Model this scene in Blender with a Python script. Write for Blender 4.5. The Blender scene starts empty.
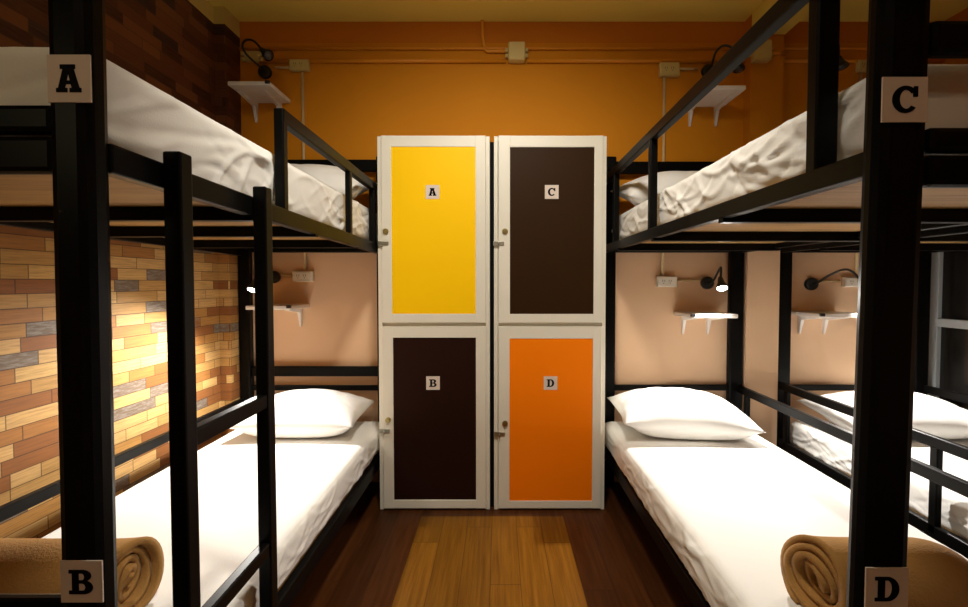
import bpy, bmesh, math, random
from mathutils import Vector, Matrix, noise

S = bpy.context.scene
COL = S.collection
random.seed(4)

# ---------------------------------------------------------------- camera
FPX, W, H = 460.0, 968, 607
CAM_Z, PITCH = 1.20, 0.0307
VX, CY = 499.0, 297.0            # optical axis in the frame (shifted lens)

def at(px, py, Y):
    """point of the photograph's frame at distance Y into the room"""
    a = (px - VX) / FPX
    b = (CY - py) / FPX
    c, s = math.cos(PITCH), math.sin(PITCH)
    d = Vector((a, c + b * s, -s + b * c))
    k = Y / d.y
    return Vector((d.x * k, Y, CAM_Z + d.z * k))

cam_d = bpy.data.cameras.new('camera')
cam = bpy.data.objects.new('camera', cam_d)
COL.objects.link(cam)
cam.location = (0, 0, CAM_Z)
cam.rotation_euler = (math.pi / 2 - PITCH, 0, 0)
cam_d.sensor_fit = 'HORIZONTAL'
cam_d.sensor_width = 36
cam_d.lens = 36 * FPX / W
cam_d.shift_x = -(VX - W / 2) / W
cam_d.shift_y = -(H / 2 - CY) / W
cam_d.clip_start = 0.02
S.camera = cam

# ---------------------------------------------------------------- materials
class NT:
    def __init__(self, m):
        self.t = m.node_tree
        self.n = self.t.nodes
        self.l = self.t.links
    def new(self, t, **k):
        n = self.n.new(t)
        for a, b in k.items():
            setattr(n, a, b)
        return n
    def math(self, op, a, b=None, c=None):
        n = self.new('ShaderNodeMath', operation=op)
        for i, v in enumerate((a, b, c)):
            if v is None:
                continue
            if isinstance(v, (int, float)):
                n.inputs[i].default_value = v
            else:
                self.l.new(v, n.inputs[i])
        return n.outputs[0]
    def mix(self, f, a, b):
        n = self.new('ShaderNodeMix', data_type='RGBA')
        for i, v in ((0, f), (6, a), (7, b)):
            if isinstance(v, (int, float)):
                n.inputs[i].default_value = v
            elif isinstance(v, tuple):
                n.inputs[i].default_value = (*v, 1)
            else:
                self.l.new(v, n.inputs[i])
        return n.outputs[2]
    def ramp(self, f, stops, const=False):
        n = self.new('ShaderNodeValToRGB')
        e = n.color_ramp.elements
        if const:
            n.color_ramp.interpolation = 'CONSTANT'
        while len(e) < len(stops):
            e.new(0.5)
        for i, (p, c) in enumerate(stops):
            e[i].position = p
            e[i].color = (*c, 1)
        self.l.new(f, n.inputs[0])
        return n.outputs[0]
    def comb(self, x, y, z=0.0):
        n = self.new('ShaderNodeCombineXYZ')
        for i, v in enumerate((x, y, z)):
            if isinstance(v, (int, float)):
                n.inputs[i].default_value = v
            else:
                self.l.new(v, n.inputs[i])
        return n.outputs[0]
    def white(self, v):
        n = self.new('ShaderNodeTexWhiteNoise', noise_dimensions='3D')
        self.l.new(v, n.inputs['Vector'])
        return n.outputs['Value']
    def noise(self, v, scale, detail=3, rough=0.5):
        n = self.new('ShaderNodeTexNoise')
        if v is not None:
            self.l.new(v, n.inputs['Vector'])
        n.inputs['Scale'].default_value = scale
        n.inputs['Detail'].default_value = detail
        n.inputs['Roughness'].default_value = rough
        return n.outputs['Fac']
    def bump(self, h, strength, dist=0.01):
        n = self.new('ShaderNodeBump')
        n.inputs['Strength'].default_value = strength
        n.inputs['Distance'].default_value = dist
        self.l.new(h, n.inputs['Height'])
        return n.outputs[0]

def mat(name, rgb, rough=0.5, metal=0.0, spec=0.5, var=0.06, vs=6.0, bump=0.0, bs=60.0, emit=None, sheen=0.0):
    m = bpy.data.materials.new(name)
    m.use_nodes = True
    N = NT(m)
    b = N.n['Principled BSDF']
    b.inputs['Roughness'].default_value = rough
    b.inputs['Metallic'].default_value = metal
    b.inputs['Specular IOR Level'].default_value = spec
    tc = N.new('ShaderNodeTexCoord').outputs['Object']
    if var:
        f = N.noise(tc, vs)
        lo = tuple(c * (1 - var) for c in rgb)
        hi = tuple(min(1, c * (1 + var)) for c in rgb)
        N.l.new(N.mix(f, lo, hi), b.inputs['Base Color'])
    else:
        b.inputs['Base Color'].default_value = (*rgb, 1)
    if bump:
        N.l.new(N.bump(N.noise(tc, bs, 4), bump, 0.004), b.inputs['Normal'])
    if sheen:
        b.inputs['Sheen Weight'].default_value = sheen
    if emit:
        b.inputs['Emission Color'].default_value = (*rgb, 1)
        b.inputs['Emission Strength'].default_value = emit
    return m

M = {}
M['metal'] = mat('black_painted_steel', (0.0028, 0.0026, 0.0024), 0.38, 0, 0.11, 0.1)
M['sheet'] = mat('white_cotton', (0.80, 0.785, 0.75), 0.9, 0, 0.15, 0.02, 3, 0.12, 220)
M['pillow'] = mat('pillow_cotton', (0.82, 0.81, 0.79), 0.9, 0, 0.15, 0.02, 3, 0.1, 220)
M['locker'] = mat('ivory_laminate', (0.76, 0.72, 0.62), 0.42, 0, 0.4, 0.02)
M['yellow'] = mat('yellow_laminate', (1.0, 0.60, 0.001), 0.5, 0, 0.12, 0.0)
M['orange'] = mat('orange_laminate', (1.0, 0.225, 0.001), 0.5, 0, 0.12, 0.0)
M['brown'] = mat('dark_brown_laminate', (0.030, 0.0125, 0.0035), 0.5, 0, 0.08, 0.05)
M['brown_shaded'] = mat('shaded_brown_laminate', (0.020, 0.0065, 0.0035), 0.5, 0, 0.08, 0.05)  # the brown laminate again, lower-door shade put into its colour
M['card'] = mat('sign_card', (0.70, 0.60, 0.53), 0.7, 0, 0.3, 0.02)
M['ink'] = mat('black_ink', (0.004, 0.004, 0.005), 0.7, 0, 0.08, 0)
M['brass'] = mat('aged_brass', (0.50, 0.40, 0.16), 0.3, 1.0, 0.5, 0.1, 40)
M['steel'] = mat('zinc_steel', (0.45, 0.45, 0.38), 0.35, 1.0, 0.5, 0.1, 40)
M['plastic'] = mat('plastic_dim_warm', (0.58, 0.45, 0.17), 0.5, 0, 0.4, 0.03)  # same plastic as the white copy, dim yellow light put into its colour
M['plastic_white'] = mat('white_plastic', (0.74, 0.70, 0.62), 0.5, 0, 0.4, 0.02)
M['slot'] = mat('socket_dark', (0.12, 0.10, 0.07), 0.6, 0, 0.3, 0)
M['shelf'] = mat('white_shelf_board', (0.74, 0.70, 0.66), 0.45, 0, 0.4, 0.02)
M['lamp'] = mat('black_lamp', (0.008, 0.008, 0.008), 0.4, 0, 0.5, 0.05)
M['bulb'] = mat('lit_bulb', (1.0, 0.95, 0.86), 0.4, 0, 0.3, 0, emit=30.0)
M['bulb_off'] = mat('unlit_bulb', (0.05, 0.05, 0.05), 0.3, 0, 0.5, 0.02)
M['blanket'] = mat('tan_fleece', (0.37, 0.195, 0.058), 0.95, 0, 0.05, 0.12, 14, 0.5, 180, sheen=0.08)
M['winframe'] = mat('white_window_frame', (0.36, 0.39, 0.41), 0.5, 0, 0.4, 0.02)
M['pane'] = mat('dark_night_pane', (0.012, 0.011, 0.010), 0.15, 0, 0.5, 0.05)
M['ceiling'] = mat('cream_ceiling_paint', (0.78, 0.60, 0.12), 0.9, 0, 0.2, 0.03, 2)
M['skirting'] = mat('dark_skirting', (0.05, 0.025, 0.012), 0.5, 0, 0.4, 0.05)

def ply():
    m = bpy.data.materials.new('plywood'); m.use_nodes = True
    N = NT(m); b = N.n['Principled BSDF']
    tc = N.new('ShaderNodeTexCoord').outputs['Object']
    mp = N.new('ShaderNodeMapping'); N.l.new(tc, mp.inputs[0]); mp.inputs['Scale'].default_value = (1.2, 14, 1)
    f = N.noise(mp.outputs[0], 3.0, 5, 0.6)
    N.l.new(N.ramp(f, [(0.3, (0.23, 0.110, 0.020)), (0.5, (0.34, 0.175, 0.036)), (0.7, (0.42, 0.235, 0.058))]), b.inputs['Base Color'])
    b.inputs['Roughness'].default_value = 0.6
    return m
M['ply'] = ply()

def wall_paint():
    m = bpy.data.materials.new('two_tone_wall_paint'); m.use_nodes = True
    N = NT(m); b = N.n['Principled BSDF']
    geo = N.new('ShaderNodeTexCoord').outputs['Object']
    sp = N.new('ShaderNodeSeparateXYZ'); N.l.new(geo, sp.inputs[0])
    up = N.math('GREATER_THAN', sp.outputs[2], 1.405)
    f = N.noise(geo, 3.0, 4)
    peach = N.mix(f, (0.71, 0.475, 0.30), (0.77, 0.525, 0.335))
    orange = N.mix(f, (0.55, 0.20, 0.0035), (0.61, 0.232, 0.005))
    band = N.math('GREATER_THAN', sp.outputs[2], 2.605)
    orange = N.mix(band, orange, (0.53, 0.165, 0.006))
    N.l.new(N.mix(up, peach, orange), b.inputs['Base Color'])
    b.inputs['Roughness'].default_value = 0.75
    b.inputs['Specular IOR Level'].default_value = 0.25
    N.l.new(N.bump(N.noise(geo, 90, 3), 0.08, 0.003), b.inputs['Normal'])
    return m
M['wall'] = wall_paint()

def wood_brick():
    m = bpy.data.materials.new('wood_block_wallpaper'); m.use_nodes = True
    N = NT(m); b = N.n['Principled BSDF']
    tc = N.new('ShaderNodeTexCoord').outputs['Object']
    sp = N.new('ShaderNodeSeparateXYZ'); N.l.new(tc, sp.inputs[0])
    X, Y, Z = sp.outputs
    RH, L = 0.0485, 0.36
    along = N.math('SUBTRACT', Y, X)
    zr = N.math('DIVIDE', Z, RH)
    row = N.math('FLOOR', zr)
    fz = N.math('FRACT', zr)
    r1 = N.white(N.comb(row, 3.3, 1.7))
    u = N.math('ADD', N.math('DIVIDE', along, L), N.math('MULTIPLY', r1, 9.0))
    iu = N.math('FLOOR', u)
    fu = N.math('FRACT', u)
    s = N.math('ADD', 0.42, N.math('MULTIPLY', N.white(N.comb(iu, row, 5.5)), 0.34))
    sub = N.math('GREATER_THAN', fu, s)
    idv = N.comb(N.math('ADD', iu, N.math('MULTIPLY', sub, 0.5)), row, 9.1)
    rc = N.white(idv)
    col = N.ramp(rc, [(0.0, (0.54, 0.31, 0.100)), (0.22, (0.66, 0.41, 0.16)), (0.40, (0.42, 0.185, 0.050)),
                      (0.54, (0.48, 0.245, 0.065)), (0.69, (0.30, 0.115, 0.033)), (0.80, (0.19, 0.14, 0.10)),
                      (0.88, (0.68, 0.43, 0.16))], True)
    hi = N.math('GREATER_THAN', row, 29.5)  # upper rows darker and redder: dim upper light put into the block colours
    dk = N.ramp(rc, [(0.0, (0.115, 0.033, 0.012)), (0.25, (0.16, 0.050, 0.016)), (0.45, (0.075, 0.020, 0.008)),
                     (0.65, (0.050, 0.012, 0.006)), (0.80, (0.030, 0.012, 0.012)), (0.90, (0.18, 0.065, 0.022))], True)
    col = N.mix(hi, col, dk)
    # grain stretched along the blocks
    v2 = N.comb(N.math('MULTIPLY', along, 5.0), N.math('ADD', N.math('MULTIPLY', Z, 90.0), N.math('MULTIPLY', rc, 40.0)), 0.0)
    g = N.noise(v2, 1.6, 5, 0.65)
    col = N.mix(N.math('MULTIPLY', N.ramp(g, [(0.42, (0, 0, 0)), (0.72, (1, 1, 1))]), 0.5), col, (0.13, 0.065, 0.03))
    # weathered blocks have pale streaks
    grey = N.math('MULTIPLY', N.math('GREATER_THAN', rc, 0.80), N.math('LESS_THAN', rc, 0.88))
    v3 = N.comb(N.math('MULTIPLY', along, 22.0), N.math('MULTIPLY', Z, 120.0), rc)
    st = N.ramp(N.noise(v3, 1.0, 4, 0.7), [(0.45, (0, 0, 0)), (0.62, (1, 1, 1))])
    col = N.mix(N.math('MULTIPLY', grey, N.math('MULTIPLY', N.math('MULTIPLY', st, N.math('SUBTRACT', 1.0, hi)), 0.6)), col, (0.33, 0.30, 0.26))
    # joints
    ez = N.math('MINIMUM', fz, N.math('SUBTRACT', 1.0, fz))
    jz = N.math('LESS_THAN', ez, 0.035)
    d1 = N.math('MINIMUM', fu, N.math('SUBTRACT', 1.0, fu))
    d2 = N.math('ABSOLUTE', N.math('SUBTRACT', fu, s))
    jx = N.math('LESS_THAN', N.math('MINIMUM', d1, d2), 0.005)
    j = N.math('MAXIMUM', jz, jx)
    col = N.mix(N.math('MULTIPLY', j, 0.75), col, (0.06, 0.03, 0.015))
    top = N.math('GREATER_THAN', Z, 2.632)
    col = N.mix(top, col, (0.55, 0.42, 0.12))
    N.l.new(col, b.inputs['Base Color'])
    b.inputs['Roughness'].default_value = 0.6
    b.inputs['Specular IOR Level'].default_value = 0.25
    h = N.math('ADD', N.math('MULTIPLY', g, 0.3), N.math('SUBTRACT', 1.0, j))
    N.l.new(N.bump(h, 0.25, 0.004), b.inputs['Normal'])
    return m
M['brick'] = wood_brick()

def floor_wood():
    m = bpy.data.materials.new('laminate_planks'); m.use_nodes = True
    N = NT(m); b = N.n['Principled BSDF']
    tc = N.new('ShaderNodeTexCoord').outputs['Object']
    sp = N.new('ShaderNodeSeparateXYZ'); N.l.new(tc, sp.inputs[0])
    X, Y, Z = sp.outputs
    PW = 0.1217
    pu = N.math('DIVIDE', N.math('ADD', X, 0.40), PW)
    ip = N.math('FLOOR', pu); fp = N.math('FRACT', pu)
    off = N.white(N.comb(ip, 2.0, 7.0))
    lv = N.math('ADD', N.math('DIVIDE', Y, 1.2), off)
    il = N.math('FLOOR', lv); fl = N.math('FRACT', lv)
    rc = N.white(N.comb(ip, il, 3.0))
    v2 = N.comb(N.math('ADD', N.math('MULTIPLY', X, 42.0), N.math('MULTIPLY', rc, 30.0)), N.math('MULTIPLY', Y, 1.6), 0.0)
    g = N.noise(v2, 1.4, 5, 0.65)
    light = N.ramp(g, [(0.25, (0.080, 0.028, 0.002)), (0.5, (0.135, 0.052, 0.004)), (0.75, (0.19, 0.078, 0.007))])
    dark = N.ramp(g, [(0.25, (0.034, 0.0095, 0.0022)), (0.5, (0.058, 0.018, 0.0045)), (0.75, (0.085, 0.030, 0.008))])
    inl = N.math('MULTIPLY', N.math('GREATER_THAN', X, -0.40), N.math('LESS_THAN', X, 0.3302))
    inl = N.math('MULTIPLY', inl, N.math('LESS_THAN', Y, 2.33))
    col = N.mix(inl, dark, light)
    k = N.math('ADD', 0.72, N.math('MULTIPLY', rc, 0.5))
    hs = N.new('ShaderNodeHueSaturation'); N.l.new(col, hs.inputs['Color']); N.l.new(k, hs.inputs['Value'])
    col = hs.outputs[0]
    e = N.math('LESS_THAN', N.math('MINIMUM', fp, N.math('SUBTRACT', 1.0, fp)), 0.012)
    e2 = N.math('LESS_THAN', fl, 0.003)
    col = N.mix(N.math('MULTIPLY', N.math('MAXIMUM', e, e2), 0.6), col, (0.02, 0.009, 0.004))
    N.l.new(col, b.inputs['Base Color'])
    b.inputs['Roughness'].default_value = 0.42
    b.inputs['Specular IOR Level'].default_value = 0.13
    return m
M['floor'] = floor_wood()

# ---------------------------------------------------------------- mesh helpers
def B():
    return bmesh.new()

def box(bm, x0, x1, y0, y1, z0, z1, bev=0.0, seg=2):
    x0, x1 = min(x0, x1), max(x0, x1)
    y0, y1 = min(y0, y1), max(y0, y1)
    z0, z1 = min(z0, z1), max(z0, z1)
    t = bmesh.new()
    bmesh.ops.create_cube(t, size=1)
    for v in t.verts:
        v.co = ((x0 + x1) / 2 + v.co.x * (x1 - x0), (y0 + y1) / 2 + v.co.y * (y1 - y0), (z0 + z1) / 2 + v.co.z * (z1 - z0))
    if bev:
        bmesh.ops.bevel(t, geom=t.edges[:], offset=bev, segments=seg, affect='EDGES', profile=0.5)
    me = bpy.data.meshes.new('tmp'); t.to_mesh(me); t.free()
    bm.from_mesh(me); bpy.data.meshes.remove(me)
    return bm

def ring_tube(bm, pts, rads, n=12, caps=True):
    pts = [Vector(p) for p in pts]
    if isinstance(rads, (int, float)):
        rads = [rads] * len(pts)
    rings = []
    nrm = None
    for i, p in enumerate(pts):
        a = pts[max(0, i - 1)]; c = pts[min(len(pts) - 1, i + 1)]
        t = (c - a).normalized()
        if nrm is None:
            ref = Vector((0, 0, 1)) if abs(t.z) < 0.9 else Vector((1, 0, 0))
            nrm = t.cross(ref).normalized()
        else:
            nrm = (nrm - t * nrm.dot(t))
            nrm = nrm.normalized() if nrm.length > 1e-6 else t.orthogonal().normalized()
        bi = t.cross(nrm).normalized()
        rings.append([bm.verts.new(p + (nrm * math.cos(k * 2 * math.pi / n) + bi * math.sin(k * 2 * math.pi / n)) * rads[i]) for k in range(n)])
    for r0, r1 in zip(rings, rings[1:]):
        for k in range(n):
            f = bm.faces.new((r0[k], r0[(k + 1) % n], r1[(k + 1) % n], r1[k])); f.smooth = True
    if caps:
        bm.faces.new(rings[0][::-1]); bm.faces.new(rings[-1])
    return bm

def smooth_path(pts, per=8):
    P = [Vector(p) for p in pts]
    P = [P[0] * 2 - P[1]] + P + [P[-1] * 2 - P[-2]]
    out = []
    for i in range(1, len(P) - 2):
        for k in range(per):
            t = k / per
            a, b, c, d = P[i - 1], P[i], P[i + 1], P[i + 2]
            out.append(0.5 * ((2 * b) + (c - a) * t + (2 * a - 5 * b + 4 * c - d) * t * t + (3 * b - a - 3 * c + d) * t ** 3))
    out.append(P[-2])
    return out

def obj(name, bm, m, parent=None, label=None, smooth=False):
    bmesh.ops.recalc_face_normals(bm, faces=bm.faces[:])
    me = bpy.data.meshes.new(name)
    bm.to_mesh(me); bm.free()
    o = bpy.data.objects.new(name, me)
    COL.objects.link(o)
    ms = m if isinstance(m, list) else [m]
    for x in ms:
        me.materials.append(x)
    if smooth:
        for p in me.polygons:
            p.use_smooth = True
    if parent:
        o.parent = parent
        o.matrix_parent_inverse = Matrix.Translation(-parent.location)
    if label:
        o['label'] = label
    return o

def tag(o, label, cat, group=None):
    o['label'] = label; o['category'] = cat
    if group:
        o['group'] = group
    return o

def thing(name, label, cat, loc, group=None):
    o = bpy.data.objects.new(name, None)
    COL.objects.link(o)
    o.empty_display_size = 0.05
    o.location = loc
    return tag(o, label, cat, group)

def struct(name, bm, m):
    o = obj(name, bm, m)
    o['kind'] = 'structure'
    return o

# ---------------------------------------------------------------- slab-serif letters
def arc(cx, cy, rx, ry, a0, a1, n=18):
    return [(cx + rx * math.cos(math.radians(a0 + (a1 - a0) * i / n)), cy + ry * math.sin(math.radians(a0 + (a1 - a0) * i / n))) for i in range(n + 1)]

GLYPH = {
 'A': [[[(0, 0), (.44, 0), (.44, .15), (.35, .15), (.385, .29), (.585, .29), (.625, .15), (.54, .15), (.54, 0), (1, 0), (1, .15), (.93, .15),
         (.71, .84), (.77, .84), (.77, 1), (.17, 1), (.17, .84), (.28, .84), (.08, .15), (0, .15)], [(.42, .42), (.555, .42), (.488, .70)]]],
 'B': [[[(0, 0)] + [(.58, 0)] + arc(.62, .275, .36, .275, -90, 75, 16) + arc(.56, .755, .36, .245, -50, 90, 14) + [(0, 1), (0, .86), (.13, .86), (.13, .14), (0, .14)],
        [(.40, .14), (.55, .14)] + arc(.55, .29, .13, .15, -90, 90, 10) + [(.40, .44)],
        [(.40, .57), (.53, .57)] + arc(.53, .715, .11, .145, -90, 90, 10) + [(.40, .86)]]],
 'C': [[arc(.50, .5, .50, .52, 32, 322, 40) + arc(.53, .5, .25, .36, 318, 40, 30)],
       [[(.80, .60), (.97, .60), (.97, 1.0), (.82, 1.0), (.78, .88)]]],
 'D': [[[(0, 0)] + [(.50, 0)] + arc(.50, .5, .48, .5, -90, 90, 26) + [(0, 1), (0, .86), (.12, .86), (.12, .14), (0, .14)],
        [(.40, .14), (.48, .14)] + arc(.48, .5, .21, .36, -90, 90, 18) + [(.40, .86)]]],
}

def glyph(ch, x, z, yfront, w, h, t=0.0012):
    """letter facing -Y, lower left corner (x, z)"""
    bm = B()
    for shape in GLYPH[ch]:
        sb = bmesh.new()
        for loop in shape:
            pts = []
            for p in loop:
                if not pts or (abs(p[0] - pts[-1][0]) + abs(p[1] - pts[-1][1])) > 1e-4:
                    pts.append(p)
            vs = [sb.verts.new((x + p[0] * w, yfront, z + p[1] * h)) for p in pts]
            for i in range(len(vs)):
                sb.edges.new((vs[i], vs[(i + 1) % len(vs)]))
        bmesh.ops.triangle_fill(sb, use_beauty=True, use_dissolve=False, edges=sb.edges[:], normal=(0, -1, 0))
        r = bmesh.ops.extrude_face_region(sb, geom=sb.faces[:])
        for e in r['geom']:
            if isinstance(e, bmesh.types.BMVert):
                e.co.y += t
        me = bpy.data.meshes.new('tmp'); sb.to_mesh(me); sb.free()
        bm.from_mesh(me); bpy.data.meshes.remove(me)
    return bm

# ---------------------------------------------------------------- room
RX0, RX1, RY0, RY1, RZ = -1.577, 2.60, -1.3, 2.74, 2.728
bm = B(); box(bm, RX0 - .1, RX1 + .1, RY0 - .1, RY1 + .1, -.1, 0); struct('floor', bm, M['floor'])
bm = B(); box(bm, RX0 - .1, RX1 + .1, RY0 - .1, RY1 + .1, RZ, RZ + .1); struct('ceiling', bm, M['ceiling'])
bm = B(); box(bm, RX0 - .1, RX1 + .1, RY1, RY1 + .1, 0, RZ)
struct('wall_back', bm, M['wall'])
bm = B(); box(bm, 1.437, 1.625, 2.665, RY1 - .0005, 0.0005, RZ - .001)          # pilaster between the two right bunks
struct('trim_2', bm, M['wall'])
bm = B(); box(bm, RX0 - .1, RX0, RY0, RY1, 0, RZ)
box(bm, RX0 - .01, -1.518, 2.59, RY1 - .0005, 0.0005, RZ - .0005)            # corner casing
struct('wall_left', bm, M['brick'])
bm = B(); box(bm, RX1, RX1 + .1, RY0, RY1, 0, RZ); struct('wall_right', bm, M['wall'])
bm = B(); box(bm, RX0 - .1, RX1 + .1, RY0 - .1, RY0, 0, RZ); struct('wall_front', bm, M['wall'])
bm = B(); box(bm, 1.437, 1.625, RY0, 2.66, 2.612, RZ - .0005); struct('trim_1', bm, M['ceiling'])   # ceiling beam

# window on the right-hand wall
bm = B()
wy0, wy1, wz0, wz1 = 1.55, 2.735, .38, 1.95
for z0, z1 in ((wz0, wz0 + .05), (.945, .993), (wz1 - .05, wz1)):
    box(bm, RX1 - .035, RX1 - .001, wy0, wy1, z0, z1, .003)
for y0, y1 in ((wy0, wy0 + .055), (2.13, 2.17), (wy1 - .05, wy1)):
    box(bm, RX1 - .036, RX1 - .0015, y0, y1, wz0, wz1, .003)
w = struct('window_1', bm, M['winframe'])
bm = B(); box(bm, RX1 - .012, RX1 - .002, wy0 + .02, wy1 - .02, wz0 + .02, wz1 - .02)
obj('window_pane', bm, M['pane'], w)

# ---------------------------------------------------------------- bunk beds
def bunk(label, xa, xw, cfg):
    """xa = aisle face, xw = outer face on the far side"""
    s = 1 if xw > xa else -1
    y0, y1 = cfg.get('y0', .727), 2.715
    pw = cfg.get('pw', .068)
    PD = cfg.get('pd', .034)
    root = thing('bunk_bed', label, 'bunk bed', ((xa + xw) / 2, (y0 + y1) / 2, 0))
    mt = M['metal']
    def part(name, *b, bev=.004, label=None):
        bm = B()
        for q in b:
            box(bm, *q, bev=bev)
        return obj(name, bm, mt, root, label)
    for X0, X1 in ((xa, xa + s * pw), (xw - s * pw, xw)):
        o = part('post', (X0, X1, y0, y0 + PD, 0, cfg['post_top']), bev=.016)
        if X0 == xa:
            for v in o.data.vertices:                 # the near post is not quite plumb
                v.co.x += cfg.get('lean', 0) * (v.co.z - cfg.get('plumb', 1.5))
        part('post', (X0, X1, y1 - PD, y1, 0, cfg.get('far_top', 1.93)), bev=.008)
    r = .03
    ya, yb = y0 + PD - .004, y1 - PD + .004
    rt = cfg.get('rail_top', 1.425)
    rl = cfg.get('rail_low_top', .253)
    dz = cfg.get('rail_dip', (0, 0))
    for X0 in (xa, xw - s * r):
        o = part('side_rail', (X0, X0 + s * r, ya, yb, 1.375, rt))
        for v in o.data.vertices:
            f = (v.co.y - ya) / (yb - ya)
            v.co.z += dz[0] * (1 - f) + dz[1] * f
        part('side_rail', (X0 + s * .006, X0 + s * (r + .004), ya, yb, .19, rl))
    xi, xo = xa + s * (pw - .006), xw - s * (pw - .006)
    for z0, z1 in cfg['foot']:
        part('foot_rail', (xi, xo, y0 + .004, y0 + .030, z0, z1), bev=.009)
    for z0, z1 in cfg['head']:
        part('head_rail', (xi, xo, y1 - .030, y1 - .006, z0, z1), bev=.006)
    for yy in cfg['slats']:
        part('slat', (xa + s * .003, xw - s * .003, yy, yy + .03, 1.363, 1.3998), bev=.003)
        part('slat', (xa + s * .034, xw - s * .034, yy, yy + .03, .205, .2345), bev=.003)
    bm = B(); box(bm, xa + s * .0305, xw - s * .0305, ya + .01, yb - .01, 1.4000, 1.4110)
    obj('base_board', bm, M['ply'], root, 'pale plywood board under the upper mattress')
    bm = B(); box(bm, xa + s * .035, xw - s * .035, ya + .01, yb - .01, .2350, .2530)
    obj('base_board', bm, M['ply'], root, 'plywood board under the lower mattress')
    g = cfg.get('guard')
    if g:
        zt = g['top']
        part('guard_rail', (xa, xa + s * .03, g['ys'][0] + .002, yb, zt - .042, zt))
        for k, yy in enumerate(g['ys']):
            wdt = g['w'][k]
            part('guard_post', (xa + s * .0005, xa + s * (.0005 + wdt), yy, yy + .03, 1.405, zt - (.001 if k == 0 else .038)))
    for (X0, z0, z1, ys) in cfg.get('low_guard', []):
        part('guard_rail', (X0, X0 + s * .026, ya, yb, z0, z1))
        for yy in ys:
            part('guard_post', (X0 + s * .001, X0 + s * .025, yy, yy + .032, .25, z0 + .004))
    if cfg.get('ladder'):
        lx0, lx1 = xa - s * .002, xa - s * .037
        for yy in cfg['ladder']:
            part('ladder_stile', (lx0, lx1, yy, yy + .036, 0, 1.452))
        for z0, z1 in ((.08, .115), (.47, .507), (.868, .905)):
            part('ladder_rung', (lx0 + (-s) * .004, lx1 + s * .004, cfg['ladder'][0] + .034, cfg['ladder'][1] + .002, z0, z1))
    for ch, px, py, sz in cfg.get('signs', []):
        p = at(px, py, y0)
        hw, hh = sz
        bm = B(); box(bm, p.x - hw, p.x + hw, y0 - .002, y0 + .0005, p.z - hh, p.z + hh)
        sg = obj('letter_card', bm, M['card'], root, 'small pale card with a black letter ' + ch)
        k = .58
        gm = glyph(ch, p.x - hw * k, p.z - hh * k, y0 - .0032, 2 * hw * k, 2 * hh * k)
        obj('letter', gm, M['ink'], sg, 'black slab-serif letter ' + ch)
    return root

bunk('black steel bunk bed with ladder beside the wood-block wall, cards A and B', -.645, -1.514, dict(
    post_top=2.35, foot=[(1.437, 1.482), (1.374, 1.433), (.63, .683), (.19, .253)],
    head=[(1.846, 1.915), (1.377, 1.432), (.65, .709), (.566, .597), (.19, .253)],
    slats=[1.21, 1.63, 2.14],
    guard=dict(top=1.725, ys=[1.392, 2.01, 2.40], w=[.03, .024, .03]),
    low_guard=[(-1.488, .484, .525, [])], ladder=(.885, 1.206), pw=.064, pd=.050, rail_dip=(.008, -.018), lean=.005,
    signs=[('A', 70, 79, (.0335, .0365)), ('B', 82.5, 581, (.0335, .034))]))
bunk('black steel bunk bed right of the lockers, cards C and D on its post', .600, 1.425, dict(
    post_top=2.35, foot=[(1.557, 1.61), (1.405, 1.445), (1.352, 1.402), (.60, .65), (.19, .253)],
    head=[(1.833, 1.904), (1.377, 1.432), (.566, .60), (.19, .253)],
    slats=[1.243, 1.80, 2.33],
    guard=dict(top=1.81, ys=[.881, 1.84, 2.42], w=[.043, .03, .03]),
    low_guard=[(1.397, .558, .60, [2.58])], y0=.722, pw=.079, pd=.042, rail_top=1.417, lean=.014, plumb=2.05,
    signs=[('C', 904, 100, (.035, .0345)), ('D', 886, 588, (.034, .034))]))
bunk('black steel bunk bed at the far right, beyond the plaster pilaster', 1.632, 2.52, dict(
    rail_low_top=.285, pw=.078,
    post_top=2.0, far_top=1.93, foot=[(1.374, 1.433), (.64, .69), (.19, .253)],
    head=[(1.833, 1.904), (1.377, 1.432), (.566, .60), (.19, .253)],
    slats=[1.243, 1.80, 2.33],
    low_guard=[(1.637, .578, .62, [1.70, 2.60]), (2.492, .558, .60, [])]))

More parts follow.
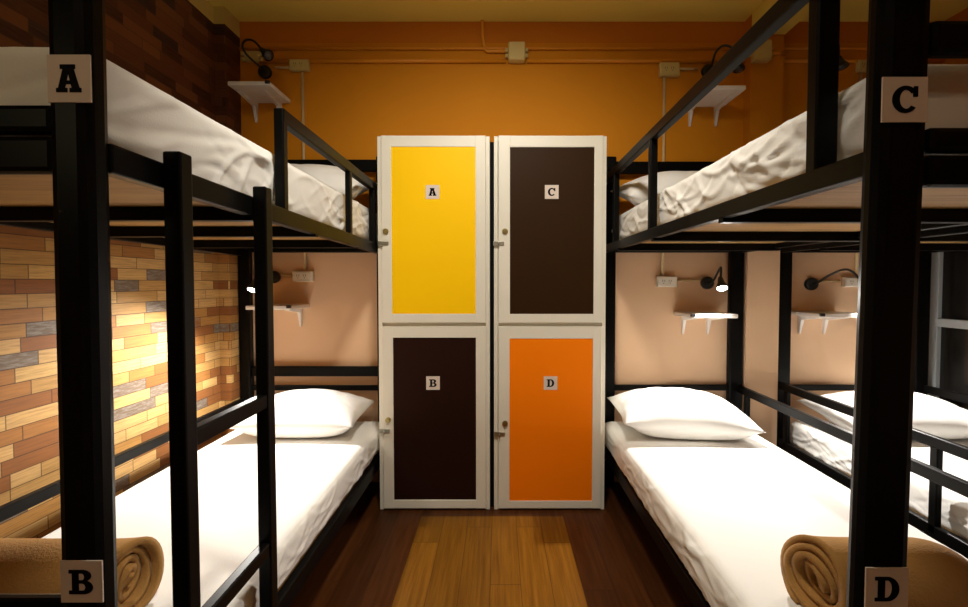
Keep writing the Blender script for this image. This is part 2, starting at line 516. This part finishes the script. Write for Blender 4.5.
# ---------------------------------------------------------------- mattresses
def mattress(name, label, x0, x1, y0, y1, z0, z1, seed, amp=.006, r=.035):
    c = Vector(((x0 + x1) / 2, (y0 + y1) / 2, (z0 + z1) / 2))
    h = Vector((abs(x1 - x0) / 2, (y1 - y0) / 2, (z1 - z0) / 2))
    nx, ny, nz = 40, 200, 26
    bm = B()
    cache = {}
    off = Vector((seed * 7.3, seed * 3.1, seed * 1.7))
    rng = random.Random(seed * 17 + 3)
    creases = []                                   # pulled folds in the sheet: side folds then faint top folds
    for q in range(70):
        a = rng.choice((-1, 1, 1)) * rng.uniform(.04, .50)
        creases.append((rng.uniform(-h.y, h.y), rng.uniform(-h.z, h.z * .8), math.cos(a), math.sin(a),
                        rng.uniform(.07, .28), rng.uniform(.006, .012), rng.uniform(.25, 1.0) * rng.choice((1, 1, -.7)), rng.uniform(-6, 6)))
    tops = []
    for q in range(16):
        a = rng.uniform(0, math.pi)
        tops.append((rng.uniform(-h.x, h.x), rng.uniform(-h.y, h.y), math.cos(a), math.sin(a),
                     rng.uniform(.08, .25), rng.uniform(.012, .025), rng.uniform(.2, .5), rng.uniform(-3, 3)))
    def fold(lst, p, q):
        t = 0
        for (c0, c1, ca, sa, ln, wd, am, cv) in lst:
            du = (p - c0) * ca + (q - c1) * sa
            if abs(du) > ln * 1.6:
                continue
            dv = -(p - c0) * sa + (q - c1) * ca - cv * du * du
            if abs(dv) > wd * 3.5:
                continue
            t += am * math.exp(-(du / ln) ** 4 * 1.2) * math.exp(-(dv / wd) ** 2)
        return t
    def vert(i, j, k):
        key = (i, j, k)
        if key in cache:
            return cache[key]
        p = Vector((-h.x + 2 * h.x * i / nx, -h.y + 2 * h.y * j / ny, -h.z + 2 * h.z * k / nz))
        q = Vector((max(-h.x + r, min(h.x - r, p.x)), max(-h.y + r, min(h.y - r, p.y)), max(-h.z + r, min(h.z - r, p.z))))
        n = (p - q)
        n = n.normalized() if n.length > 1e-7 else Vector((0, 0, 1))
        pos = q + n * r
        up = max(0, n.z)
        side = 1 - abs(n.z)
        t = pos + off
        lo = noise.noise(t * 2.6)
        zf = (pos.z + h.z) / (2 * h.z)
        d = .003 * lo * (.2 + .8 * side)
        if side > .05:
            d += amp * min(1, side * 1.5) * fold(creases, pos.y + (pos.x if abs(n.y) > .5 else 0), pos.z)
        if up > .05:
            d += amp * .35 * up * fold(tops, pos.x, pos.y)
        if k == 0:
            d = 0
        pos = pos + n * d
        pos.z = max(pos.z, -h.z)
        if side > .5 and abs(n.x) > .5:
            pos.x += n.x * .006 * math.sin(zf * math.pi)
        v = bm.verts.new(pos + c)
        cache[key] = v
        return v
    def quad(a, b, cc, d):
        f = bm.faces.new((a, b, cc, d)); f.smooth = True
    for i in range(nx):
        for j in range(ny):
            for k in (0, nz):
                quad(vert(i, j, k), vert(i + 1, j, k), vert(i + 1, j + 1, k), vert(i, j + 1, k))
    for i in range(nx):
        for k in range(nz):
            for j in (0, ny):
                quad(vert(i, j, k), vert(i + 1, j, k), vert(i + 1, j, k + 1), vert(i, j, k + 1))
    for j in range(ny):
        for k in range(nz):
            for i in (0, nx):
                quad(vert(i, j, k), vert(i, j + 1, k), vert(i, j + 1, k + 1), vert(i, j, k + 1))
    return tag(obj(name, bm, M['sheet']), label, 'mattress')

mattress('mattress', 'white sheeted mattress on the upper bunk above card A', -.692, -1.470, .785, 2.664, 1.4112, 1.609, 1, .006)
mattress('mattress', 'white sheeted mattress on the lower bunk behind the ladder', -.668, -1.462, .785, 2.664, .2532, .400, 2, .004)
mattress('mattress', 'white sheeted mattress on the upper bunk beside card C', .655, 1.375, .785, 2.664, 1.4112, 1.580, 3, .007)
mattress('mattress', 'white sheeted mattress on the lower bunk right of the orange locker door', .607, 1.385, .785, 2.664, .2532, .400, 4, .0035)
mattress('mattress', 'white sheeted mattress on the far-right lower bunk behind the black guard rails', 1.692, 2.468, .785, 2.664, .2532, .405, 5, .006)

# ---------------------------------------------------------------- pillows
def pillow(label, cx, cy, zbase, w, d, t, tilt, rz=0.0, seed=0, roll=0.0):
    n = 44
    bm = B()
    R = Matrix.Rotation(rz, 3, 'Z') @ Matrix.Rotation(tilt, 3, 'X') @ Matrix.Rotation(roll, 3, 'Y')
    top, bot = {}, {}
    pts = []
    off = Vector((seed * 3.7, seed * 1.9, seed))
    for i in range(n + 1):
        for j in range(n + 1):
            u = -1 + 2 * i / n; v = -1 + 2 * j / n
            x = w / 2 * u * (1 - .055 * (1 - v * v) ** 1.5)
            y = d / 2 * v * (1 - .07 * (1 - u * u) ** 1.5)
            e = (max(0, 1 - abs(u) ** 2.6) ** .62) * (max(0, 1 - abs(v) ** 2.4) ** .62)
            th = t / 2 * e
            q = Vector((x, y, 0)) + off
            edge = min(1 - abs(u), 1 - abs(v))
            crease = (1 - abs(noise.noise(Vector((q.x * 7, q.y * 9, 1.3))))) ** 6 * .012 * min(1, e * 2) * (1 - .6 * e)
            und = noise.noise(q * 5) * .010 * e
            a = Vector((x, y, th - crease + und))
            b = Vector((x, y, -th * .8 + und * .4))
            va = bm.verts.new(R @ a)
            top[i, j] = va
            if i in (0, n) or j in (0, n):
                bot[i, j] = va
            else:
                bot[i, j] = bm.verts.new(R @ b)
    for i in range(n):
        for j in range(n):
            f = bm.faces.new((top[i, j], top[i + 1, j], top[i + 1, j + 1], top[i, j + 1])); f.smooth = True
            f = bm.faces.new((bot[i, j], bot[i, j + 1], bot[i + 1, j + 1], bot[i + 1, j])); f.smooth = True
    # the underside settles flat on the mattress
    zmin = min(v.co.z for v in bm.verts)
    for v in bm.verts:
        z = v.co.z - zmin
        if z < .06:
            z = .06 * (z / .06) ** 2.2 if z > 0 else 0
        v.co = Vector((v.co.x + cx, v.co.y + cy, z + zbase))
    return tag(obj('pillow', bm, M['pillow']), label, 'pillow')

pillow('plump white pillow on the lower bunk behind the ladder', -1.045, 2.465, .401, .64, .43, .235, math.radians(3), 0, 1)
pillow('plump white pillow on the lower bunk right of the orange locker door', .965, 2.437, .401, .69, .42, .245, math.radians(4), -.03, 2, math.radians(3))
pillow('white pillow on the upper bunk at the left, against its headboard rail', -1.035, 2.455, 1.610, .70, .42, .23, math.radians(15), 0, 3)
pillow('white pillow on the upper bunk at the right, against its headboard rail', .985, 2.455, 1.582, .70, .42, .22, math.radians(13), 0, 4)
pillow('plump white pillow on the far-right lower bunk behind the guard rails', 2.11, 2.445, .406, .74, .46, .225, math.radians(4), 0, 5)

# ---------------------------------------------------------------- rolled blankets
def blanket_roll(label, x_end, x_far, yc, zb, rad, seed, flip, taper=False):
    """roll lying along X; x_end is the visible spiral end"""
    s = 1 if x_far > x_end else -1
    turns = 4.6
    n = int(turns * 34)
    m = 26
    th = .0080
    Ln = abs(x_far - x_end)
    rng = random.Random(seed)
    bm = B()
    def prof(i):
        a = i / n
        ang = a * turns * 2 * math.pi * flip + (math.pi * .2 if flip > 0 else math.pi * .8)
        rr = .010 + (rad - .012) * a ** .92
        rr *= 1 + .07 * math.sin(ang * 2 + seed) * (1.2 - a) + .04 * math.sin(ang * 3.1 + 2 * seed)
        return ang, rr, a
    outer, inner = [], []
    for i in range(n + 1):
        ang, rr, a = prof(i)
        ro, ri = [], []
        for k in range(m + 1):
            f = k / m
            tele = (.014 * math.sin(a * turns * 2 * math.pi * .83 + seed) - .020 * (1 - a)) * (1 - f)
            x = x_end + s * (Ln * f - tele)
            wob = 1 + .02 * noise.noise(Vector((x * 5, ang * .6, seed)))
            flare = 1 + .07 * math.exp(-f * 12) * a
            for lst, r0 in ((ro, rr + th * (.6 + .4 * a)), (ri, rr - th)):
                tap = math.sqrt(max(.08, 1 - ((f - .62) / .38) ** 2 * .92)) if taper and f > .62 else 1.0
                R_ = max(.003, r0 * tap) * wob * flare
                y = math.cos(ang) * R_ * 1.08
                z = math.sin(ang) * R_
                z = max(z, -rad * .93) - (1 - tap) * rad * .93
                z = max(z, -rad * .93)
                lst.append(bm.verts.new((x, yc + y, zb + rad * .93 + z)))
        outer.append(ro); inner.append(ri)
    def q(*v):
        f = bm.faces.new(v); f.smooth = True
    for i in range(n):
        for k in range(m):
            q(outer[i][k], outer[i + 1][k], outer[i + 1][k + 1], outer[i][k + 1])
            q(inner[i][k], inner[i][k + 1], inner[i + 1][k + 1], inner[i + 1][k])
        q(outer[i][0], inner[i][0], inner[i + 1][0], outer[i + 1][0])
        q(outer[i][m], outer[i + 1][m], inner[i + 1][m], inner[i][m])
    for i in (0, n):
        for k in range(m):
            q(outer[i][k], outer[i][k + 1], inner[i][k + 1], inner[i][k])
    return tag(obj('rolled_blanket', bm, M['blanket']), label, 'blanket')

blanket_roll('tan blanket rolled up on the lower bunk behind card B', -.882, -1.42, 1.09, .4005, .087, 1.0, 1)
blanket_roll('tan blanket rolled up on the lower bunk behind card D', .752, 1.17, 1.09, .4005, .092, 2.3, -1, True)

# ---------------------------------------------------------------- lockers
LY = 2.388
def locker(label, x0, x1, doors, gap_shade=0):
    root = thing('locker_cabinet', label, 'locker', ((x0 + x1) / 2, (LY + RY1) / 2, 0))
    bm = B()
    yb = 2.735
    zt = 1.957
    zm = .982
    box(bm, x0, x0 + .020, LY + .012, yb, 0, zt, .002)
    box(bm, x1 - .020, x1, LY + .012, yb, 0, zt, .002)
    box(bm, x0 + .018, x1 - .018, LY + .030, yb, zt - .02, zt - .001)
    box(bm, x0 + .018, x1 - .018, LY + .020, yb, 0, .02)
    box(bm, x0 + .018, x1 - .018, LY + .022, yb, zm - .012, zm + .012)
    box(bm, x0 + .018, x1 - .018, yb - .01, yb - .001, .01, zt - .01)
    obj('body', bm, M['locker'], root)
    if gap_shade:  # black strip stands in for the shade between the two lockers
        bm = B(); box(bm, x1 + .0005, x1 + gap_shade, LY + .045, LY + .055, 0.001, zt - .02)
        obj('gap_shade_strip', bm, M['ink'], root, 'black strip painting the shade in the gap beside the locker')
    for (ch, pm, pr, z0, z1, sp, lk, lt) in doors:
        d0, d1 = x0 + .0225, x1 - .0205
        a = at(pr[0], (pr[1] + pr[3]) / 2, LY); b = at(pr[2], (pr[1] + pr[3]) / 2, LY)
        pz1 = at(400, pr[1], LY).z; pz0 = at(400, pr[3], LY).z
        bm = B()
        box(bm, d0, a.x, LY, LY + .020, z0, z1, .002)
        box(bm, b.x, d1, LY, LY + .020, z0, z1, .002)
        box(bm, a.x - .001, b.x + .001, LY + .0005, LY + .020, pz1, z1 - .0005, .002)
        box(bm, a.x - .001, b.x + .001, LY + .0005, LY + .020, z0 + .0005, pz0, .002)
        dr = obj('door', bm, M['locker'], root, 'ivory framed locker door with the letter ' + ch)
        bm = B(); box(bm, a.x - .001, b.x + .001, LY + .004, LY + .016, pz0 - .001, pz1 + .001)
        names = {'A': 'bright yellow panel', 'B': 'dark brown panel, shade in its colour', 'C': 'dark brown panel', 'D': 'orange panel'}
        obj('door_panel', bm, M[pm], dr, names[ch])
        p = at(sp[0], sp[1], LY + .004)
        hs = .0355
        bm = B(); box(bm, p.x - hs, p.x + hs, LY + .0025, LY + .0045, p.z - hs, p.z + hs)
        obj('letter_card', bm, M['card'], dr, 'small white card')
        k = .56
        obj('letter', glyph(ch, p.x - hs * k, p.z - hs * k, LY + .0014, 2 * hs * k, 2 * hs * k), M['ink'], dr, 'black slab-serif letter ' + ch)
        p = at(lk[0], lk[1], LY)
        bm = B()
        ring_tube(bm, [(p.x, LY + .002, p.z), (p.x, LY - .006, p.z)], .015, 20)
        ring_tube(bm, [(p.x, LY - .005, p.z), (p.x, LY - .014, p.z)], .009, 16)
        box(bm, p.x - .0015, p.x + .0015, LY - .016, LY - .013, p.z - .007, p.z + .007)
        obj('lock', bm, M['brass'], dr, 'round brass cam lock')
        p = at(lt[0], lt[1], LY)
        bm = B()
        box(bm, p.x - .022, p.x + .012, LY - .004, LY + .001, p.z - .011, p.z + .011, .001)
        ring_tube(bm, smooth_path([(p.x + .004, LY - .004, p.z + .006), (p.x + .006, LY - .018, p.z + .004), (p.x + .006, LY - .018, p.z - .010), (p.x + .004, LY - .004, p.z - .010)], 5), .0022, 8)
        box(bm, p.x + .010, p.x + .034, LY - .005, LY + .001, p.z - .010, p.z + .010, .001)
        obj('hasp', bm, M['steel'], dr, 'small metal hasp')
    return root

locker('ivory two-door locker with a yellow door A above a brown door B', -.630, -.048, [
    ('A', 'yellow', (391.5, 146.6, 475.5, 313.8), 0.992, 1.9575, (432.5, 192), (385.8, 231.5), (382, 243.5)),
    ('B', 'brown_shaded', (393.5, 337.7, 476, 500), .012, .973, (433, 383), (388.2, 420), (383.5, 431))], .0212)
locker('ivory two-door locker with a brown door C above an orange door D', -.026, .557, [
    ('C', 'brown', (510, 147, 594, 314), 0.992, 1.9575, (551.7, 192), (505, 231.5), (497.5, 243.5)),
    ('D', 'orange', (509.5, 338.7, 592.5, 501), .012, .973, (550.5, 383), (505, 423.5), (498.5, 434))])

# ---------------------------------------------------------------- shelves
def shelf(label, x0, x1, z, br, clip_right):
    root = thing('wall_shelf', label, 'shelf', ((x0 + x1) / 2, RY1, z - .011))
    yf = 2.49
    bm = B(); box(bm, x0, x1, yf, RY1 - .001, z - .022, z, .004, 3)
    obj('shelf_board', bm, M['shelf'], root)
    for bx in br:
        bm = B()
        t = .0095
        prof = [(RY1 - .001, z - .0215), (RY1 - .001, z - .135), (RY1 - .012, z - .135), (RY1 - .035, z - .05), (yf + .06, z - .030), (yf + .06, z - .0215)]
        A = [bm.verts.new((bx - t * (.5 if zz < z - .1 else 1), yy, zz)) for yy, zz in prof]
        C = [bm.verts.new((bx + t * (.5 if zz < z - .1 else 1), yy, zz)) for yy, zz in prof]
        bm.faces.new(A); bm.faces.new(C[::-1])
        for i in range(len(A)):
            j = (i + 1) % len(A)
            bm.faces.new((A[i], C[i], C[j], A[j]))
        obj('bracket', bm, M['shelf'], root)
    cxx = x1 - .012 if clip_right else x0 + .012
    bm = B()
    box(bm, cxx - .012, cxx + .012, yf - .006, yf + .010, z - .014, z + .003, .002)
    obj('corner_clip', bm, M['lamp'], root, 'small black corner clip')
    return root

shelf('small white shelf high on the wall above the left upper bunk', -1.450, -1.225, 2.277, (-1.425, -1.285), True)
shelf('small white shelf high on the wall above the right upper bunk', 1.045, 1.320, 2.255, (1.120, 1.272), False)
shelf('small white shelf on the peach wall above the left lower pillow', -1.375, -1.128, 1.076, (-1.355, -1.180), True)
shelf('small white shelf on the peach wall above the right lower pillow', 1.040, 1.298, 1.030, (1.095, 1.242), False)
shelf('small white shelf on the wall right of the pilaster, above the far-right pillow', 1.742, 2.010, 1.032, (1.790, 1.934), False)

# ---------------------------------------------------------------- lamps
def lamp(label, base, path, head_dir, lit, head_len=.062, hr=.030):
    """base centre on wall; path = neck points after base; head at the end pointing along head_dir"""
    b = Vector(base)
    root = thing('reading_lamp', label, 'lamp', b)
    bm = B()
    ring_tube(bm, [(b.x, RY1 - .001, b.z), (b.x, RY1 - .022, b.z), (b.x, RY1 - .030, b.z)], [.037, .037, .030], 24)
    obj('wall_base', bm, M['lamp'], root)
    pts = [Vector((b.x, RY1 - .026, b.z))] + [Vector(p) for p in path]
    bm = B()
    ring_tube(bm, smooth_path(pts, 9), .0062, 10)
    obj('gooseneck', bm, M['lamp'], root, 'black flexible gooseneck')
    d = Vector(head_dir).normalized()
    e = pts[-1]
    bm = B()
    prof = [(-.012, .009), (0, .014), (head_len * .45, .019), (head_len * .75, hr * .93), (head_len, hr)]
    ring_tube(bm, [e + d * t for t, _ in prof], [r for _, r in prof], 20, caps=False)
    ring_tube(bm, [e + d * t for t, _ in prof[::-1]], [r - .002 for _, r in prof[::-1]], 20, caps=False)
    obj('lamp_head', bm, M['lamp'], root)
    bm = B()
    bc = e + d * (head_len - .004)
    ring_tube(bm, [bc - d * .012, bc - d * .004, bc + d * .004, bc + d * .010], [hr * .5, hr * .84, hr * .80, hr * .3], 20)
    obj('bulb', bm, M['bulb'] if lit else M['bulb_off'], root, 'glowing bulb' if lit else 'unlit bulb')
    return e + d * (head_len + .02), d

Q = at
lamp('black gooseneck lamp, unlit, high up above the shelf by the wood-block wall', Q(266, 73, RY1),
     [Q(259, 66, 2.66), Q(247, 55, 2.60), Q(242.5, 46, 2.57), Q(246, 40, 2.55), Q(254, 41, 2.53), Q(262, 50, 2.52)],
     (.62, -.25, -.55), False)
lamp('black gooseneck lamp, unlit, high up behind the right guard rail', Q(707, 72, RY1),
     [Q(712, 64, 2.68), Q(716, 52, 2.63), Q(724, 45.5, 2.60), Q(733, 49, 2.58), Q(737, 60, 2.56)],
     (.05, -.25, -.8), False)
lamp('black gooseneck lamp, unlit, high on the wall right of the pilaster', Q(826, 58, RY1),
     [Q(829, 44, 2.66), Q(834, 36, 2.62), Q(838, 42, 2.60), Q(839, 58, 2.58)], (.10, -.25, -.8), False)
l1 = lamp('black gooseneck lamp, lit, on the lower wall above the left lower pillow', (-1.335, RY1, 1.235),
     [(-1.330, 2.66, 1.25), (-1.315, 2.54, 1.295), (-1.275, 2.42, 1.30), (-1.240, 2.35, 1.262), (-1.222, 2.325, 1.218)],
     (-.10, -.40, -.80), True)
l2 = lamp('black gooseneck lamp, lit, on the lower wall above the right lower pillow', Q(706.4, 283, RY1),
     [Q(713, 281, 2.66), Q(718, 272, 2.58), Q(720.7, 267.5, 2.53), Q(721, 272, 2.50), Q(720.5, 279, 2.49)],
     (-.10, -.52, -.78), True)
l3 = lamp('black gooseneck lamp on the wall right of the pilaster, its head bent behind the post', Q(810, 284, RY1),
     [Q(817, 283, 2.69), Q(830, 275, 2.60), Q(846, 269.5, 2.55), Q(857, 276, 2.52), Q(863, 288, 2.50)],
     (.15, -.35, -.8), True)

# ---------------------------------------------------------------- electrics on the wall
def outlet(label, px0, py0, px1, py1, m='plastic'):
    a = Q(px0, py1, RY1); b = Q(px1, py0, RY1)
    root = thing('power_outlet', label, 'outlet', ((a.x + b.x) / 2, RY1, (a.z + b.z) / 2))
    bm = B(); box(bm, a.x, b.x, RY1 - .032, RY1 - .0005, a.z, b.z, .004)
    obj('outlet_box', bm, M[m], root)
    bm = B(); box(bm, a.x + .006, b.x - .006, RY1 - .036, RY1 - .030, a.z + .006, b.z - .006, .002)
    pl = obj('face_plate', bm, M[m], root)
    w_ = b.x - a.x; zc = (a.z + b.z) / 2
    for f in (.30, .62):
        bm = B()
        for dx in (-.006, .006):
            box(bm, a.x + w_ * f + dx - .0014, a.x + w_ * f + dx + .0014, RY1 - .0366, RY1 - .034, zc - .002, zc + .010)
        ring_tube(bm, [(a.x + w_ * f, RY1 - .034, zc - .010), (a.x + w_ * f, RY1 - .0366, zc - .010)], .0028, 10)
        obj('socket_slots', bm, M['slot'], pl)
    return root

outlet('cream socket box high on the orange wall above the left upper bunk', 291.5, 61.6, 310.6, 72.5)
outlet('cream socket box high on the orange wall above the right upper bunk', 658, 64.5, 678, 78)
outlet('cream socket box on the orange wall right of the pilaster', 855, 62, 867.5, 73)
outlet('cream socket box on the peach wall beside the left lit lamp', 294.5, 271, 314.5, 281.5, 'plastic_white')
outlet('cream socket box on the peach wall beside the right lit lamp', 655.6, 276, 675.5, 287, 'plastic_white')
outlet('cream socket box on the peach wall beside the far-right lamp', 841, 277, 862, 287, 'plastic_white')

def jbox(label, px0, py0, px1, py1, yb=RY1, th=.05):
    a = Q(px0, py1, yb); b = Q(px1, py0, yb)
    root = thing('junction_box', label, 'junction box', ((a.x + b.x) / 2, yb, (a.z + b.z) / 2))
    bm = B(); box(bm, a.x, b.x, yb - th, yb - .0005, a.z, b.z, .009, 3)
    obj('box_body', bm, M['plastic'], root)
    bm = B(); box(bm, a.x + .004, b.x - .004, yb - .004, yb - .0002, a.z + .004, b.z - .004)
    obj('mount_plate', bm, M['plastic'], root)
    bm = B(); box(bm, a.x + .005, b.x - .005, yb - th - .004, yb - th + .004, a.z + .005, b.z - .005, .003)
    obj('box_lid', bm, M['plastic'], root)
    zc = (a.z + b.z) / 2
    for k in ((-.016), (.016)):
        for xx in (a.x - .006, b.x + .006):
            bm = B()
            ring_tube(bm, [(xx - .010, yb - .02, zc + k), (xx + .010, yb - .02, zc + k)], .012, 12)
            obj('gland', bm, M['plastic'], root)
    return root
jbox('square cream junction box on the orange wall above the lockers', 508, 45.5, 525, 64)
jbox('cream junction box on the pilaster, right of the upper gooseneck lamp', 750, 43.5, 767.5, 64, 2.665)
jbox('cream cover plate high in the left corner behind the gooseneck lamp', 246.5, 53, 262, 63.5, RY1, .03)

M['pipe'] = mat('orange_painted_conduit', (0.66, 0.25, 0.012), 0.5, 0, 0.4, 0.03)
M['pipe_cream'] = mat('cream_conduit', (0.55, 0.40, 0.20), 0.5, 0, 0.4, 0.03)
def conduit(label, pts, r=.010, m='pipe_cream', sm=0):
    bm = B()
    pts = smooth_path(pts, sm) if sm else pts
    ring_tube(bm, pts, r, 10)
    return tag(obj('conduit', bm, M[m]), label, 'conduit')

yw = RY1 - .012
zA = Q(400, 48.5, yw).z; zB = Q(400, 61.0, yw).z; zJ = Q(516, 55, RY1).z
xl, xr = Q(508, 55, RY1).x - .012, Q(525, 55, RY1).x + .012
conduit('orange-painted upper conduit running along the wall under the ceiling', [(-1.517, yw, zA), (1.436, yw, zA)], .0075, 'pipe')
conduit('orange-painted conduit running left from the junction box above the lockers', [(-1.40, yw, zB), (xl, yw, zB)], .011, 'pipe')
conduit('orange-painted conduit running right from the junction box above the lockers', [(xr, yw, zB), (1.436, yw, zB)], .011, 'pipe')
conduit('orange-painted upper conduit on the wall right of the pilaster', [(1.626, yw, zA), (2.595, yw, zA)], .0075, 'pipe')
conduit('orange-painted lower conduit on the wall right of the pilaster', [(1.626, yw, zB), (2.595, yw, zB)], .011, 'pipe')
pz = Q(760, 53, 2.65).z
conduit('short conduit leaving the pilaster junction box to the right', [(Q(768, 53, 2.65).x + .012, 2.652, pz), (1.624, 2.652, pz)], .011, 'pipe')
c0 = Q(481, 2, yw); c1 = Q(483, 42, yw)
conduit('cream conduit dropping from the ceiling and bending into the junction box',
        [(c1.x - .004, yw, RZ - .001), (c1.x - .002, yw, (RZ + c1.z) / 2 + .02), (c1.x, yw, c1.z + .02), (c1.x + .018, yw, zJ + .022), (c1.x + .055, yw, zJ + .016), (xl, yw, zJ + .016)], .010, 'pipe', 8)
def drop(label, px, ztop, zbot):
    x = px
    conduit(label, [(x, yw, ztop), (x, yw, zbot)], .0085, 'pipe_cream')
drop('vertical cream conduit between the two left socket boxes', Q(303, 110, yw).x, Q(0, 73, RY1).z - .002, Q(0, 271, RY1).z + .002)
drop('vertical cream conduit between the two right socket boxes', Q(664, 110, yw).x, Q(0, 78.5, RY1).z - .002, Q(0, 276, RY1).z + .002)
drop('vertical cream conduit between the two far-right socket boxes', Q(860, 110, yw).x, Q(0, 73.5, RY1).z - .002, Q(0, 277, RY1).z + .002)
def link(label, px0, px1, py, m='pipe_cream'):
    a = Q(px0, py, yw); b = Q(px1, py, yw)
    conduit(label, [a, b], .0075, m)
link('short conduit from the upper left socket box to the gooseneck lamp', 275, 291, 67.5)
link('short conduit from the upper right socket box towards the gooseneck lamp', 679, 698, 69)
link('short conduit from the left lower socket box to the lit lamp', 281, 293.8, 275.5)
link('short conduit from the right lower socket box to the lit lamp', 676.5, 699, 280.5)
link('short conduit from the far-right socket box to its lamp', 818, 840, 281)

# ---------------------------------------------------------------- lights
def spot(name, loc, aim, power, cone, blend, col, size):
    L = bpy.data.lights.new(name, 'SPOT')
    L.energy = power; L.spot_size = math.radians(cone); L.spot_blend = blend
    L.color = col; L.shadow_soft_size = size
    o = bpy.data.objects.new(name, L); COL.objects.link(o)
    o.location = loc
    o.rotation_euler = (Vector(aim) - Vector(loc)).to_track_quat('-Z', 'Y').to_euler()
    return o
WARM = (1.0, .945, .87)
spot('reading_lamp_light_left', l1[0], l1[0] + Vector((-.10, -.42, -.85)), 80, 142, .8, WARM, .03)
spot('reading_lamp_light_right', l2[0], l2[0] + Vector((-.16, -.52, -.75)), 85, 134, .7, WARM, .03)
spot('reading_lamp_light_far_right', l3[0], l3[0] + Vector((.12, -.5, -.8)), 66, 140, .6, WARM, .03)
spot('ceiling_lamp_light', (-.02, .95, 2.68), (-.02, 2.25, 1.0), 142, 114, .9, (1.0, .93, .80), .12)
spot('added_front_fill', (-.15, -.6, 2.6), (-.15, 1.5, 1.2), 13, 130, .8, (1.0, .84, .58), .15)  # unseen fill added behind the camera to lift the cards and mattress ends
spot('added_left_fill', (-1.42, -.25, 1.75), (-.72, .75, 1.50), 3.5, 95, .7, (1.0, .86, .50), .10)  # unseen light added at the left for post highlights and the mattress foot
W_ = bpy.data.worlds.new('world'); S.world = W_
W_.use_nodes = True
W_.node_tree.nodes['Background'].inputs[0].default_value = (.02, .018, .015, 1)

S.view_settings.view_transform = 'Standard'
S.view_settings.look = 'None'
S.view_settings.gamma = 1.0
S.view_settings.use_curve_mapping = False
S.view_settings.exposure = 0.0
S.cycles.max_bounces = 10
S.cycles.diffuse_bounces = 6
S.cycles.use_denoising = True
